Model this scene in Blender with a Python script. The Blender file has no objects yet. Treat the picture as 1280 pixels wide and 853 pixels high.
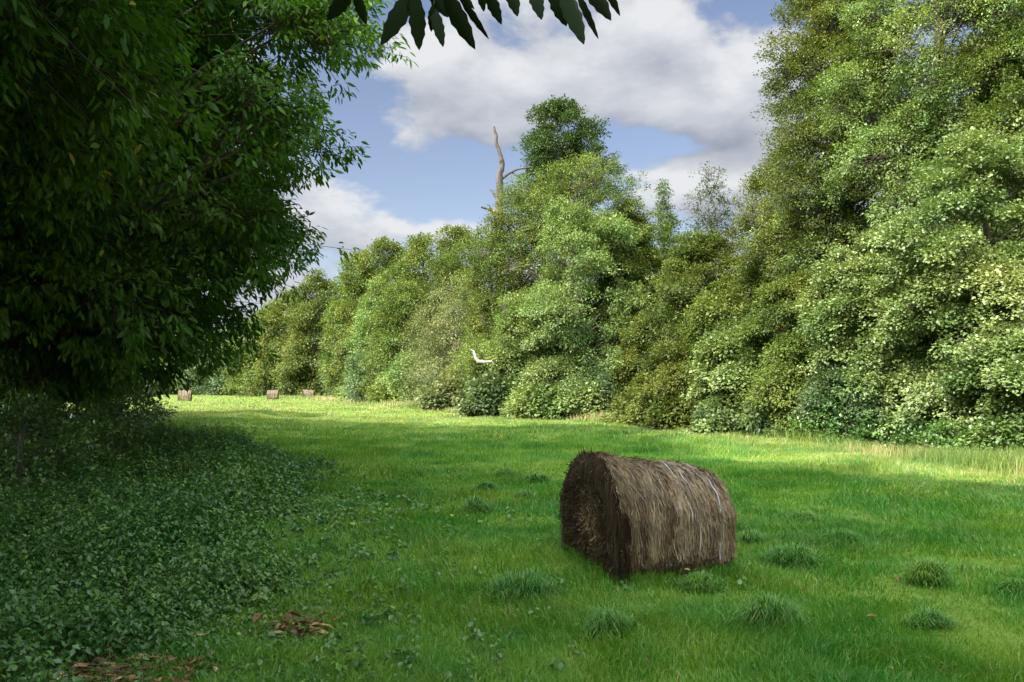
import bpy, math, random
import numpy as np
R = math.radians
sc = bpy.context.scene
C = sc.collection

# ------------------------------------------------------------------ camera
EYE = 1.7
F = 1000.0                      # focal length in photo pixels (1280 wide)
PITCH = math.atan(56.5 / F)
cam_d = bpy.data.cameras.new('camera')
cam_d.sensor_width = 36.0
cam_d.lens = 36.0 * F / 1280.0
cam_d.clip_start = 0.05
cam_d.clip_end = 3000
cam = bpy.data.objects.new('camera', cam_d)
C.objects.link(cam)
cam.location = (0, 0, EYE)
cam.rotation_euler = (R(90) + PITCH, 0, 0)
sc.camera = cam

# ------------------------------------------------------------------ sun, exposure
SUN_EL, SUN_AZ = 42.0, -132.0    # azimuth clockwise from +Y (towards the sun)
sun_dir = np.array([math.sin(R(SUN_AZ)) * math.cos(R(SUN_EL)), math.cos(R(SUN_AZ)) * math.cos(R(SUN_EL)), math.sin(R(SUN_EL))])
sd = bpy.data.lights.new('sun', 'SUN')
sd.energy = 4.2
sd.angle = R(0.53)
sd.color = (1.0, 0.93, 0.80)
so = bpy.data.objects.new('sun', sd)
C.objects.link(so)
from mathutils import Vector
so.rotation_euler = Vector((-sun_dir).tolist()).to_track_quat('-Z', 'Y').to_euler()
so.location = (-30, -30, 40)

vs = sc.view_settings
vs.view_transform = 'Standard'
vs.look = 'None'
vs.gamma = 1.0
vs.use_curve_mapping = False
vs.exposure = 1.45
sc.display_settings.display_device = 'sRGB'
cy = sc.cycles
cy.max_bounces = 8
cy.diffuse_bounces = 4
cy.glossy_bounces = 2
cy.transmission_bounces = 5
cy.transparent_max_bounces = 4
cy.caustics_reflective = False
cy.caustics_refractive = False
cy.use_denoising = True
cy.denoiser = 'OPENIMAGEDENOISE'
cy.denoising_input_passes = 'RGB_ALBEDO_NORMAL'
cy.use_adaptive_sampling = False
cy.sample_clamp_indirect = 4.0
cy.sample_clamp_direct = 3.0

# ------------------------------------------------------------------ pixel -> place helpers (1280 x 853 photo frame)
def ray(px, py):
    a, b = (px - 640) / F, (426.5 - py) / F
    cp, sp = math.cos(PITCH), math.sin(PITCH)
    return np.array([a, cp - b * sp, sp + b * cp])
def at(px, py, Y):
    d = ray(px, py)
    return np.array([0, 0, EYE]) + d * (Y / d[1])
def G(px, py):
    d = ray(px, py)
    return np.array([0, 0, EYE]) + d * (-EYE / d[2])

# ------------------------------------------------------------------ world: sky with clouds
SKY_STRENGTH = 0.062
w = bpy.data.worlds.new('World')
sc.world = w
w.use_nodes = True
nt = w.node_tree
nt.nodes.clear()
def N(nt, typ, **kw):
    n = nt.nodes.new(typ)
    for k, v in kw.items():
        setattr(n, k, v)
    return n
def M(nt, op, a, b=None, c=None, clamp=False):
    n = nt.nodes.new('ShaderNodeMath')
    n.operation = op
    n.use_clamp = clamp
    for i, v in enumerate((a, b, c)):
        if v is None: continue
        if isinstance(v, (int, float)): n.inputs[i].default_value = v
        else: nt.links.new(v, n.inputs[i])
    return n.outputs[0]
def mixc(nt, fac, a, b, blend='MIX'):
    n = nt.nodes.new('ShaderNodeMix')
    n.data_type = 'RGBA'
    n.blend_type = blend
    for i, v in ((0, fac), (6, a), (7, b)):
        if isinstance(v, (int, float)): n.inputs[i].default_value = v
        elif isinstance(v, (tuple, list)): n.inputs[i].default_value = (*v, 1) if len(v) == 3 else v
        else: nt.links.new(v, n.inputs[i])
    return n.outputs[2]
def ramp(nt, fac, stops, interp='LINEAR'):
    n = nt.nodes.new('ShaderNodeValToRGB')
    n.color_ramp.interpolation = interp
    el = n.color_ramp.elements
    while len(el) > 1: el.remove(el[-1])
    for i, (p, c) in enumerate(stops):
        e = el[0] if i == 0 else el.new(p)
        e.position = p
        e.color = (*c, 1)
    nt.links.new(fac, n.inputs[0])
    return n.outputs[0]
def noise(nt, vec, scale, detail=4, rough=0.55, dist=0.0):
    n = nt.nodes.new('ShaderNodeTexNoise')
    n.inputs['Scale'].default_value = scale
    n.inputs['Detail'].default_value = detail
    n.inputs['Roughness'].default_value = rough
    n.inputs['Distortion'].default_value = dist
    nt.links.new(vec, n.inputs['Vector'])
    return n.outputs[0]

def angles(px, py):
    d = ray(px, py)
    return math.atan2(d[0], d[1]), math.atan2(d[2], math.hypot(d[0], d[1]))
# cloud masses: direction (from photo), half sizes in px, amount
BLOBS = [(520, 75, 70, 50, .30), (690, 100, 170, 60, .30), (880, 110, 120, 45, .30), (820, 20, 80, 30, .22), (600, 150, 90, 28, .20),
         (900, 215, 110, 32, .38), (430, 265, 95, 30, .38), (350, 335, 150, 30, .28), (545, 285, 60, 12, .2), (1100, 120, 160, 200, .2),
         (430, 110, 55, 85, -.42), (580, 235, 120, 34, -.40), (955, 10, 80, 26, -.35), (840, 176, 110, 10, -.28), (470, 5, 60, 26, -.25), (720, 190, 110, 20, -.22)]
g = bpy.data.node_groups.new('cloud_density', 'ShaderNodeTree')
g.interface.new_socket('Vector', in_out='INPUT', socket_type='NodeSocketVector')
g.interface.new_socket('Density', in_out='OUTPUT', socket_type='NodeSocketFloat')
gi, go = g.nodes.new('NodeGroupInput'), g.nodes.new('NodeGroupOutput')
mp = g.nodes.new('ShaderNodeMapping')
mp.inputs['Scale'].default_value = (1.0, 2.0, 1.0)
g.links.new(gi.outputs[0], mp.inputs[0])
n1 = noise(g, mp.outputs[0], 5.0, 10, 0.58, 0.25)
sep = g.nodes.new('ShaderNodeSeparateXYZ')
wn = g.nodes.new('ShaderNodeTexNoise')
wn.inputs['Scale'].default_value = 9
wn.inputs['Detail'].default_value = 5
g.links.new(mp.outputs[0], wn.inputs['Vector'])
vm = g.nodes.new('ShaderNodeVectorMath'); vm.operation = 'MULTIPLY_ADD'
g.links.new(wn.outputs['Color'], vm.inputs[0]); vm.inputs[1].default_value = (.10, .07, 0)
sub = g.nodes.new('ShaderNodeVectorMath'); sub.operation = 'SUBTRACT'
g.links.new(gi.outputs[0], sub.inputs[0]); sub.inputs[1].default_value = (.05, .035, 0)
g.links.new(sub.outputs[0], vm.inputs[2])
g.links.new(vm.outputs[0], sep.inputs[0])
tot = M(g, 'ADD', M(g, 'MULTIPLY', n1, 1.5), -.16)
for (px, py, ax, ay, amt) in BLOBS:
    u0, v0 = angles(px, py)
    du = M(g, 'MULTIPLY', M(g, 'SUBTRACT', sep.outputs[0], u0), F / ax)
    dv = M(g, 'MULTIPLY', M(g, 'SUBTRACT', sep.outputs[1], v0), F / ay)
    r2 = M(g, 'ADD', M(g, 'MULTIPLY', du, du), M(g, 'MULTIPLY', dv, dv))
    e = M(g, 'MULTIPLY', M(g, 'EXPONENT', M(g, 'MULTIPLY', r2, -0.7)), amt)
    tot = M(g, 'ADD', tot, e)
g.links.new(tot, go.inputs[0])

tc = N(nt, 'ShaderNodeTexCoord')
sp = N(nt, 'ShaderNodeSeparateXYZ')
nt.links.new(tc.outputs['Generated'], sp.inputs[0])
X_, Y_, Z_ = sp.outputs
az = M(nt, 'ARCTAN2', X_, Y_)
el = M(nt, 'ARCSINE', M(nt, 'MULTIPLY', Z_, 0.9999))
cb = N(nt, 'ShaderNodeCombineXYZ')
nt.links.new(az, cb.inputs[0]); nt.links.new(el, cb.inputs[1])
def dens(off):
    a = N(nt, 'ShaderNodeVectorMath', operation='ADD')
    nt.links.new(cb.outputs[0], a.inputs[0]); a.inputs[1].default_value = off
    q = N(nt, 'ShaderNodeGroup'); q.node_tree = g
    nt.links.new(a.outputs[0], q.inputs[0])
    return q.outputs[0]
d0, d1 = dens((0, 0, 0)), dens((-0.012, 0.045, 0))
mr = N(nt, 'ShaderNodeMapRange', interpolation_type='SMOOTHSTEP')
mr.inputs['From Min'].default_value = 0.55; mr.inputs['From Max'].default_value = 0.81
# extra cloud put overhead and behind the viewer to raise the ambient light
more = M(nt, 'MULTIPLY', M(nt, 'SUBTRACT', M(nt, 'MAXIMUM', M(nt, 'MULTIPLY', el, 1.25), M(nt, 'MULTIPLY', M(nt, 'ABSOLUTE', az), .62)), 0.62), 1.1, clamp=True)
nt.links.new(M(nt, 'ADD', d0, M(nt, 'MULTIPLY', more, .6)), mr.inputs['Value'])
cover = mr.outputs[0]
shade = M(nt, 'ADD', M(nt, 'MULTIPLY', M(nt, 'SUBTRACT', d0, d1), 1.15), 0.60)
thick = M(nt, 'MULTIPLY', M(nt, 'SUBTRACT', d0, 0.9), 0.4, clamp=True)
light = M(nt, 'SUBTRACT', shade, thick, clamp=True)
ccol = ramp(nt, light, [(0.0, (1.95, 2.15, 2.6)), (0.35, (2.75, 2.95, 3.4)), (0.65, (3.6, 3.75, 4.1)), (1.0, (4.8, 4.9, 5.05))])
sky = N(nt, 'ShaderNodeTexSky', sky_type='NISHITA', sun_disc=False)
sky.sun_elevation = R(SUN_EL)
sky.sun_rotation = R(SUN_AZ)
sky.dust_density = 1.0
skyc = mixc(nt, 1.0, sky.outputs[0], (1.12, 0.98, 0.95), 'MULTIPLY')
# cloud brightness boosted towards the sun, behind the camera, to lift the shaded areas
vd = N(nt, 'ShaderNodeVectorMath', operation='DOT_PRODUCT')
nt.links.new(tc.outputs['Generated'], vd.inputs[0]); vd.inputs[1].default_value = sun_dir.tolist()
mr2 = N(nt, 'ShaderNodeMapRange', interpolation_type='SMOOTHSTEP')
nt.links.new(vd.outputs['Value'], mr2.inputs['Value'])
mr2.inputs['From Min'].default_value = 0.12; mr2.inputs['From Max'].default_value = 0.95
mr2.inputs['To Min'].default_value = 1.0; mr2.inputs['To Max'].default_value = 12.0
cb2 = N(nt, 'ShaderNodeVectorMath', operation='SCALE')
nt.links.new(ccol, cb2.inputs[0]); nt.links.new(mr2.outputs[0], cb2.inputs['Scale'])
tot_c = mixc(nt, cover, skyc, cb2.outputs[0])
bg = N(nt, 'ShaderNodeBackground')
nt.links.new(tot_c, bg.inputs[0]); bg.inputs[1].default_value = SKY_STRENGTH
wo = N(nt, 'ShaderNodeOutputWorld')
nt.links.new(bg.outputs[0], wo.inputs[0])
w.cycles.sampling_method = 'MANUAL'
w.cycles.sample_map_resolution = 512

# ------------------------------------------------------------------ helpers
rng = np.random.default_rng(7)
class Grid:
    def __init__(s, seed, n=256):
        s.n = n; s.g = np.random.default_rng(seed).random((n, n))
    def __call__(s, x, y, scale=1.0):
        x = np.asarray(x, float) * scale; y = np.asarray(y, float) * scale
        xi = np.floor(x).astype(int); yi = np.floor(y).astype(int)
        fx = x - xi; fy = y - yi
        fx = fx * fx * (3 - 2 * fx); fy = fy * fy * (3 - 2 * fy)
        n = s.n
        a = s.g[xi % n, yi % n]; b = s.g[(xi + 1) % n, yi % n]; c = s.g[xi % n, (yi + 1) % n]; d = s.g[(xi + 1) % n, (yi + 1) % n]
        return (a * (1 - fx) + b * fx) * (1 - fy) + (c * (1 - fx) + d * fx) * fy
n_a, n_b, n_c, n_d = Grid(1), Grid(2), Grid(3), Grid(4)
def unit(v):
    return v / np.maximum(np.linalg.norm(v, axis=-1, keepdims=True), 1e-9)

def mesh_np(name, verts, faces, rnd=None, smooth=False):
    """verts (n,3); faces: list of int arrays (m,k); rnd: per-face floats, concatenated in the same order"""
    me = bpy.data.meshes.new(name)
    verts = np.asarray(verts, np.float32)
    me.vertices.add(len(verts))
    me.vertices.foreach_set('co', verts.ravel())
    faces = [f for f in faces if len(f)]
    idx = np.concatenate([f.ravel() for f in faces]).astype(np.int32)
    tot = np.concatenate([np.full(len(f), f.shape[1]) for f in faces])
    st = np.concatenate([[0], np.cumsum(tot)[:-1]]).astype(np.int32)
    me.loops.add(len(idx)); me.loops.foreach_set('vertex_index', idx)
    me.polygons.add(len(tot)); me.polygons.foreach_set('loop_start', st)
    me.polygons.foreach_set('loop_total', tot.astype(np.int32))
    if smooth:
        me.polygons.foreach_set('use_smooth', np.ones(len(tot), bool))
    me.update(calc_edges=True)
    if rnd is not None:
        a = me.attributes.new('rnd', 'FLOAT', 'FACE')
        a.data.foreach_set('value', np.asarray(rnd, np.float32))
    return me

class MB:
    """collects vertex / face blocks into ONE mesh"""
    def __init__(s): s.v = []; s.f = {}; s.r = {}; s.n = 0
    def add(s, v, f, r=None):
        v = np.asarray(v, float).reshape(-1, 3); f = np.asarray(f)
        k = f.shape[1]
        s.v.append(v); s.f.setdefault(k, []).append(f + s.n)
        s.r.setdefault(k, []).append(np.zeros(len(f)) if r is None else np.broadcast_to(r, (len(f),)))
        s.n += len(v)
    def build(s, name, mat, parent=None, smooth=False, loc=None):
        ks = sorted(s.f)
        V = np.concatenate(s.v)
        if loc is not None: V = V - np.asarray(loc)
        me = mesh_np(name, V, [np.concatenate(s.f[k]) for k in ks], np.concatenate([np.concatenate(s.r[k]) for k in ks]), smooth)
        me.materials.append(mat)
        o = bpy.data.objects.new(name, me)
        C.objects.link(o)
        if parent: o.parent = parent
        elif loc is not None: o.location = loc
        return o

def tag(o, label=None, cat=None, group=None, kind=None):
    if label: o['label'] = label
    if cat: o['category'] = cat
    if group: o['group'] = group
    if kind: o['kind'] = kind
    return o
def empty(name, loc, label, cat, group=None):
    o = bpy.data.objects.new(name, None)
    o.empty_display_size = 0.3
    C.objects.link(o); o.location = loc
    return tag(o, label, cat, group)

def tube(mb, pts, rad, sides=6, r=0.5, cap=True):
    pts = np.asarray(pts, float); n = len(pts)
    t = np.gradient(pts, axis=0); t = unit(t)
    ref = np.array([1.0, 0.1, 0.03]) if abs(t[0][2]) > .7 else np.array([0.05, 0.1, 1.0])
    u = unit(np.cross(t, ref)); v = np.cross(t, u)
    a = np.linspace(0, 2 * math.pi, sides, endpoint=False)
    rad = np.broadcast_to(rad, (n,))
    V = pts[:, None] + rad[:, None, None] * (np.cos(a)[None, :, None] * u[:, None] + np.sin(a)[None, :, None] * v[:, None])
    i = np.arange(n - 1)[:, None] * sides; j = np.arange(sides)[None]
    k = (j + 1) % sides
    f = np.stack([i + j, i + k, i + sides + k, i + sides + j], -1).reshape(-1, 4)
    mb.add(V.reshape(-1, 3), f, r)
    if cap:
        mb.add(V[-1], np.arange(sides)[None], r); mb.add(V[0], np.arange(sides)[::-1][None], r)

def sticks(mb, P0, P1, rad, r=0.5):
    """thin tapering three-sided twigs, vectorised"""
    n = len(P0)
    if n == 0: return
    t = unit(P1 - P0); u = unit(np.cross(t, np.array([.31, .12, .95]))); v = np.cross(t, u)
    rad = np.broadcast_to(rad, (n,))[:, None]
    V = np.empty((n, 6, 3))
    for k in range(3):
        a = k * 2.094
        o = (math.cos(a) * u + math.sin(a) * v)
        V[:, k] = P0 + o * rad; V[:, k + 3] = P1 + o * rad * .35
    b = np.arange(n)[:, None] * 6
    f = np.concatenate([b + np.array(q)[None] for q in ([0, 1, 4, 3], [1, 2, 5, 4], [2, 0, 3, 5])])
    mb.add(V.reshape(-1, 3), f, r)

def leaves(mb, P, D, Nn, L, W, shape='rhomb', fold=0.25, r=None, rs=rng, droop=0.0):
    """P base points, D axis, Nn approximate normal, L length, W width (arrays)"""
    n = len(P)
    if n == 0: return
    D = unit(D); S = unit(np.cross(D, Nn)); U = np.cross(S, D)
    L = np.broadcast_to(L, (n,))[:, None]; W = np.broadcast_to(W, (n,))[:, None] * .5
    if r is None: r = rs.random(n)
    b = np.arange(n)[:, None]
    if shape == 'rhomb':
        V = np.stack([P, P + D * L * .45 + S * W + U * W * fold, P + D * L - U * L * droop, P + D * L * .45 - S * W + U * W * fold], 1)
        mb.add(V.reshape(-1, 3), np.concatenate([b * 4 + np.array([[0, 1, 2]]), b * 4 + np.array([[0, 2, 3]])]), np.concatenate([r, r]))
    elif shape == 'round':
        V = np.stack([P, P + D * L * .28 + S * W * .85, P + D * L * .68 + S * W * .9 + U * W * fold, P + D * L - U * L * droop,
                      P + D * L * .68 - S * W * .9 + U * W * fold, P + D * L * .28 - S * W * .85], 1)
        mb.add(V.reshape(-1, 3), np.concatenate([b * 6 + np.array([[0, 1, 2, 3]]), b * 6 + np.array([[0, 3, 4, 5]])]), np.concatenate([r, r]))
    elif shape == 'lance':   # toothless long leaf with a midrib, arching
        c1 = P + D * L * .33 - U * L * droop * .1; c2 = P + D * L * .68 - U * L * droop * .45; T = P + D * L - U * L * droop
        up = U * W * fold
        V = np.stack([P, c1, c2, T, c1 + S * W * .92 + up, c2 + S * W * .85 + up, c1 - S * W * .92 + up, c2 - S * W * .85 + up], 1)
        b8 = b * 8
        mb.add(V.reshape(-1, 3), np.concatenate([b8 + np.array([[0, 4, 1]]), b8 + np.array([[0, 1, 6]]), b8 + np.array([[2, 5, 3]]), b8 + np.array([[2, 3, 7]])]), np.tile(r, 4))
        V0 = mb.n - n * 8
        k4 = mb.f.setdefault(4, []); mb.r.setdefault(4, [])
        k4.append(V0 + b8 + np.array([[1, 4, 5, 2]])); k4.append(V0 + b8 + np.array([[1, 2, 7, 6]])); mb.r[4] += [r, r]

# ------------------------------------------------------------------ materials
def leaf_mat(name, stops, trans=0.35, gloss=0.05, rough=0.4, patch=0.25, patch_scale=0.35, tcol=(1.15, 1.12, 0.55), far_yellow=False):
    m = bpy.data.materials.new(name); m.use_nodes = True
    t = m.node_tree; t.nodes.clear()
    at_ = N(t, 'ShaderNodeAttribute', attribute_name='rnd')
    col = ramp(t, at_.outputs['Fac'], stops)
    geo = N(t, 'ShaderNodeNewGeometry')
    nz = noise(t, geo.outputs['Position'], patch_scale, 3, 0.6)
    hs = N(t, 'ShaderNodeHueSaturation')
    t.links.new(M(t, 'ADD', M(t, 'MULTIPLY', M(t, 'SUBTRACT', nz, 0.5), 0.10 * patch / 0.25), 0.5), hs.inputs['Hue'])
    t.links.new(M(t, 'ADD', M(t, 'MULTIPLY', M(t, 'SUBTRACT', nz, 0.5), -2.4 * patch), 1.0), hs.inputs['Value'])
    t.links.new(col, hs.inputs['Color'])
    col = hs.outputs[0]
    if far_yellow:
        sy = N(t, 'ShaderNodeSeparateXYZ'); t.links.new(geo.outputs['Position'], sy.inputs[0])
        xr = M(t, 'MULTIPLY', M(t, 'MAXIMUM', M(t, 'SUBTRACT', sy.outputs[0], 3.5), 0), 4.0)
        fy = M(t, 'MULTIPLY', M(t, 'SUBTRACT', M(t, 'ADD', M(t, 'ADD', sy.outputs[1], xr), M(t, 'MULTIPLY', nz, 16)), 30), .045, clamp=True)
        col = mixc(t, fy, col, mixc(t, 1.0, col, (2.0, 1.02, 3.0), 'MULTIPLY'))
    d = N(t, 'ShaderNodeBsdfDiffuse'); t.links.new(col, d.inputs[0])
    tr = N(t, 'ShaderNodeBsdfTranslucent'); t.links.new(mixc(t, 1.0, col, tcol, 'MULTIPLY'), tr.inputs[0])
    mx = N(t, 'ShaderNodeMixShader'); mx.inputs[0].default_value = trans
    t.links.new(d.outputs[0], mx.inputs[1]); t.links.new(tr.outputs[0], mx.inputs[2])
    gl = N(t, 'ShaderNodeBsdfGlossy'); gl.inputs['Roughness'].default_value = rough
    gl.inputs[0].default_value = (0.95, 0.98, 1, 1)
    mg = N(t, 'ShaderNodeMixShader')
    lw = N(t, 'ShaderNodeLayerWeight'); lw.inputs[0].default_value = 0.25
    t.links.new(M(t, 'ADD', M(t, 'MULTIPLY', lw.outputs['Fresnel'], gloss * 1.5), gloss * .6), mg.inputs[0])
    t.links.new(mx.outputs[0], mg.inputs[1]); t.links.new(gl.outputs[0], mg.inputs[2])
    o = N(t, 'ShaderNodeOutputMaterial'); t.links.new(mg.outputs[0], o.inputs[0])
    return m

def plain_mat(name, c1, c2, scale, rough=0.9, bump=0.3, stretch=(1, 1, 1), detail=6):
    m = bpy.data.materials.new(name); m.use_nodes = True
    t = m.node_tree; t.nodes.clear()
    tc = N(t, 'ShaderNodeTexCoord'); mp = N(t, 'ShaderNodeMapping'); mp.inputs['Scale'].default_value = stretch
    t.links.new(tc.outputs['Object'], mp.inputs[0])
    nz = noise(t, mp.outputs[0], scale, detail, 0.65)
    col = ramp(t, nz, [(0.3, c1), (0.7, c2)])
    p = N(t, 'ShaderNodeBsdfPrincipled'); t.links.new(col, p.inputs['Base Color'])
    p.inputs['Roughness'].default_value = rough
    p.inputs['Specular IOR Level'].default_value = 0.25
    bp = N(t, 'ShaderNodeBump'); bp.inputs['Strength'].default_value = bump; bp.inputs['Distance'].default_value = 0.05
    t.links.new(nz, bp.inputs['Height']); t.links.new(bp.outputs[0], p.inputs['Normal'])
    o = N(t, 'ShaderNodeOutputMaterial'); t.links.new(p.outputs[0], o.inputs[0])
    return m

MT = {}
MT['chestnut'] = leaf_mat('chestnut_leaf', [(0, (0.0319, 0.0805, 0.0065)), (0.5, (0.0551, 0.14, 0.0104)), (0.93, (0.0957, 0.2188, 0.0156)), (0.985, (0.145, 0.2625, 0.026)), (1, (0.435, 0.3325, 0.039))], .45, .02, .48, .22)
MT['chestnut_shade_tint'] = leaf_mat('shade_tinted_chestnut_leaf', [(0, (.010, .022, .007)), (1, (.020, .042, .009))], .08, .01, .6)  # darker leaf copy: the backlit silhouette is put into the colour
MT['ash'] = leaf_mat('ash_leaf', [(0, (0.0483, 0.0795, 0.0119)), (0.5, (0.0917, 0.1355, 0.0198)), (1, (0.1496, 0.2009, 0.0347))], .36, .03, .50, .30)
MT['ash_bright'] = leaf_mat('bright_ash_leaf', [(0, (0.0711, 0.12, 0.0238)), (0.5, (0.1365, 0.2051, 0.0451)), (1, (0.2185, 0.2901, 0.0831))], .36, .04, .48, .28)
MT['olive'] = leaf_mat('olive_green_leaf', [(0, (0.0469, 0.0701, 0.0099)), (0.5, (0.0891, 0.1168, 0.0158)), (1, (0.1455, 0.1729, 0.0277))], .36, .03, .50, .28)
MT['alder'] = leaf_mat('alder_leaf', [(0, (0.0633, 0.1125, 0.0228)), (0.5, (0.1323, 0.1982, 0.0466)), (1, (0.23, 0.2892, 0.0931))], .30, .06, .42, .28)
MT['willow'] = leaf_mat('willow_leaf', [(0, (0.0862, 0.1064, 0.032)), (0.5, (0.138, 0.1624, 0.052)), (1, (0.2127, 0.2296, 0.085))], .28, .04, .50)
MT['dark'] = leaf_mat('dark_green_leaf', [(0, (.025, .048, .010)), (.6, (.045, .08, .014)), (1, (.08, .12, .022))], .3, .04, .45)
MT['blue'] = leaf_mat('grey_green_leaf', [(0, (.045, .080, .024)), (.6, (.080, .130, .040)), (1, (.135, .185, .065))], .33, .05, .45)
MT['nettle'] = leaf_mat('nettle_leaf', [(0, (0.0344, 0.1047, 0.0167)), (0.5, (0.0597, 0.1602, 0.0243)), (0.9, (0.0976, 0.2342, 0.0342)), (1, (0.1721, 0.3081, 0.0304))], .34, .05, .45, .3, .8)
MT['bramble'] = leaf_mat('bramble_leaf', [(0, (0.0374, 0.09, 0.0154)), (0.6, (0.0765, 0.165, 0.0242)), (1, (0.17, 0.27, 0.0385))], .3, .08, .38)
MT['drygrass'] = leaf_mat('dry_grass_blade', [(0, (.10, .17, .025)), (.45, (.19, .25, .06)), (.75, (.30, .28, .11)), (1, (.40, .32, .17))], .3, .03, .5)
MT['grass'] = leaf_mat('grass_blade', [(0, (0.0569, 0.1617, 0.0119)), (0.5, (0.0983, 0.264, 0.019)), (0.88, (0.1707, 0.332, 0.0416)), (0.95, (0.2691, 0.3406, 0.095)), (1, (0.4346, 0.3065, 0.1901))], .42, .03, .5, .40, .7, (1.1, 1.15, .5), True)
MT['tussock'] = leaf_mat('tussock_blade', [(0, (.036, .125, .009)), (.5, (.070, .20, .013)), (.86, (.12, .28, .028)), (.93, (.24, .28, .10)), (1, (.34, .30, .15))], .35, .03, .5, .3, 1.2)
MT['bark'] = plain_mat('bark', (.045, .038, .028), (.12, .10, .075), 9, .95, .6, (1, 1, .25))
MT['deadwood'] = plain_mat('dead_wood', (.032, .028, .024), (.10, .088, .074), 7, .9, .5, (1, 1, .15))
MT['palewood'] = plain_mat('bleached_wood', (.20, .18, .145), (.42, .38, .32), 9, .85, .3, (1, 1, .3))

# ------------------------------------------------------------------ terrain
def ground_z(x, y):
    x = np.asarray(x, float); y = np.asarray(y, float)
    z = (n_a(x, y, .35) - .5) * .10 + (n_b(x + 40, y + 17, 1.1) - .5) * .05
    z = z * np.clip((np.hypot(x, y) - 1) / 4, 0, 1)
    bank = np.clip((-x - 3.0 - .12 * y) / 5.0, 0, 1)      # low bank under the left hand trees
    z = z + .30 * bank * bank * np.clip((60 - y) / 20, 0, 1)
    return z
def axis_pts(lo, hi, fine_lo, fine_hi, fine, coarse):
    a = [np.arange(lo, fine_lo, coarse), np.arange(fine_lo, fine_hi, fine), np.arange(fine_hi, hi + 1, coarse)]
    return np.concatenate(a)
xs = axis_pts(-900, 900, -30, 30, .3, 12.0); ys = axis_pts(-120, 1500, -10, 60, .3, 12.0)
XX, YY = np.meshgrid(xs, ys, indexing='ij')
ZZ = ground_z(XX, YY)
V = np.stack([XX, YY, ZZ], -1).reshape(-1, 3)
nx, ny = len(xs), len(ys)
ii = (np.arange(nx - 1)[:, None] * ny + np.arange(ny - 1)[None]).ravel()
Fq = np.stack([ii, ii + ny, ii + ny + 1, ii + 1], -1)
gm = bpy.data.materials.new('meadow_ground'); gm.use_nodes = True
t = gm.node_tree; t.nodes.clear()
geo = N(t, 'ShaderNodeNewGeometry'); P_ = geo.outputs['Position']
big = noise(t, P_, .18, 4, .6); mid = noise(t, P_, 1.6, 5, .6); fin = noise(t, P_, 22, 5, .7)
c = ramp(t, big, [(.35, (.075, .155, .014)), (.55, (.13, .21, .025)), (.72, (.20, .24, .05))])
c = mixc(t, M(t, 'MULTIPLY', mid, .5), c, (.05, .10, .012))
c = mixc(t, M(t, 'MULTIPLY', M(t, 'SUBTRACT', fin, .35, clamp=True), 1.3, clamp=True), c, (.22, .27, .06))
# bare earth with leaf litter beneath the trees on the left
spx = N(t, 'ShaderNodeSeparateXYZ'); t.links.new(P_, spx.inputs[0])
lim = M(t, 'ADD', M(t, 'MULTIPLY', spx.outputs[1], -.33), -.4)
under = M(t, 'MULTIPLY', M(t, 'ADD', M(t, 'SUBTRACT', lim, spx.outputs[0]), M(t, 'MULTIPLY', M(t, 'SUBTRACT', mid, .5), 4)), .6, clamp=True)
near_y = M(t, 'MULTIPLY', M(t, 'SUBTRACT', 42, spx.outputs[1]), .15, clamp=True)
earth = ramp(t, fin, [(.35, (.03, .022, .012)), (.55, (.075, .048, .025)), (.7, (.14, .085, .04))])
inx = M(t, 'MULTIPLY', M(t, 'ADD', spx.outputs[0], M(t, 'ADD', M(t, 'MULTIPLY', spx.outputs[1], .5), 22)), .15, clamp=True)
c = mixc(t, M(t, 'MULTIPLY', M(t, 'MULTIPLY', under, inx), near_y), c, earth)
# and under the wood on the right
gp = N(t, 'ShaderNodeBsdfPrincipled'); t.links.new(c, gp.inputs['Base Color']); gp.inputs['Roughness'].default_value = .95
gp.inputs['Specular IOR Level'].default_value = .1
bp = N(t, 'ShaderNodeBump'); bp.inputs['Strength'].default_value = .8; bp.inputs['Distance'].default_value = .06
t.links.new(M(t, 'ADD', fin, mid), bp.inputs['Height']); t.links.new(bp.outputs[0], gp.inputs['Normal'])
o_ = N(t, 'ShaderNodeOutputMaterial'); t.links.new(gp.outputs[0], o_.inputs[0])
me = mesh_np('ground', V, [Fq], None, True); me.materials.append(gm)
ground = bpy.data.objects.new('ground', me); C.objects.link(ground); tag(ground, kind='structure')

# distant hillside behind the wood
hm = plain_mat('hill_pasture', (.13, .19, .05), (.24, .25, .10), .05, .95, 0)
mb = MB()
hx = np.linspace(-200, 420, 60); hy = np.linspace(150, 420, 24)
HX, HY = np.meshgrid(hx, hy, indexing='ij')
prof = np.clip((HY - 150) / 180, 0, 1); prof = prof * prof * (3 - 2 * prof)
HZ = -1 + 30 * prof * (.55 + .5 * n_c(HX, HY, .006)) * np.clip((HX + 150) / 150, 0, 1)
ii = (np.arange(59)[:, None] * 24 + np.arange(23)[None]).ravel()
mb.add(np.stack([HX, HY, HZ], -1).reshape(-1, 3), np.stack([ii, ii + 24, ii + 25, ii + 1], -1))
tag(mb.build('hill', hm, smooth=True), kind='structure')

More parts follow.
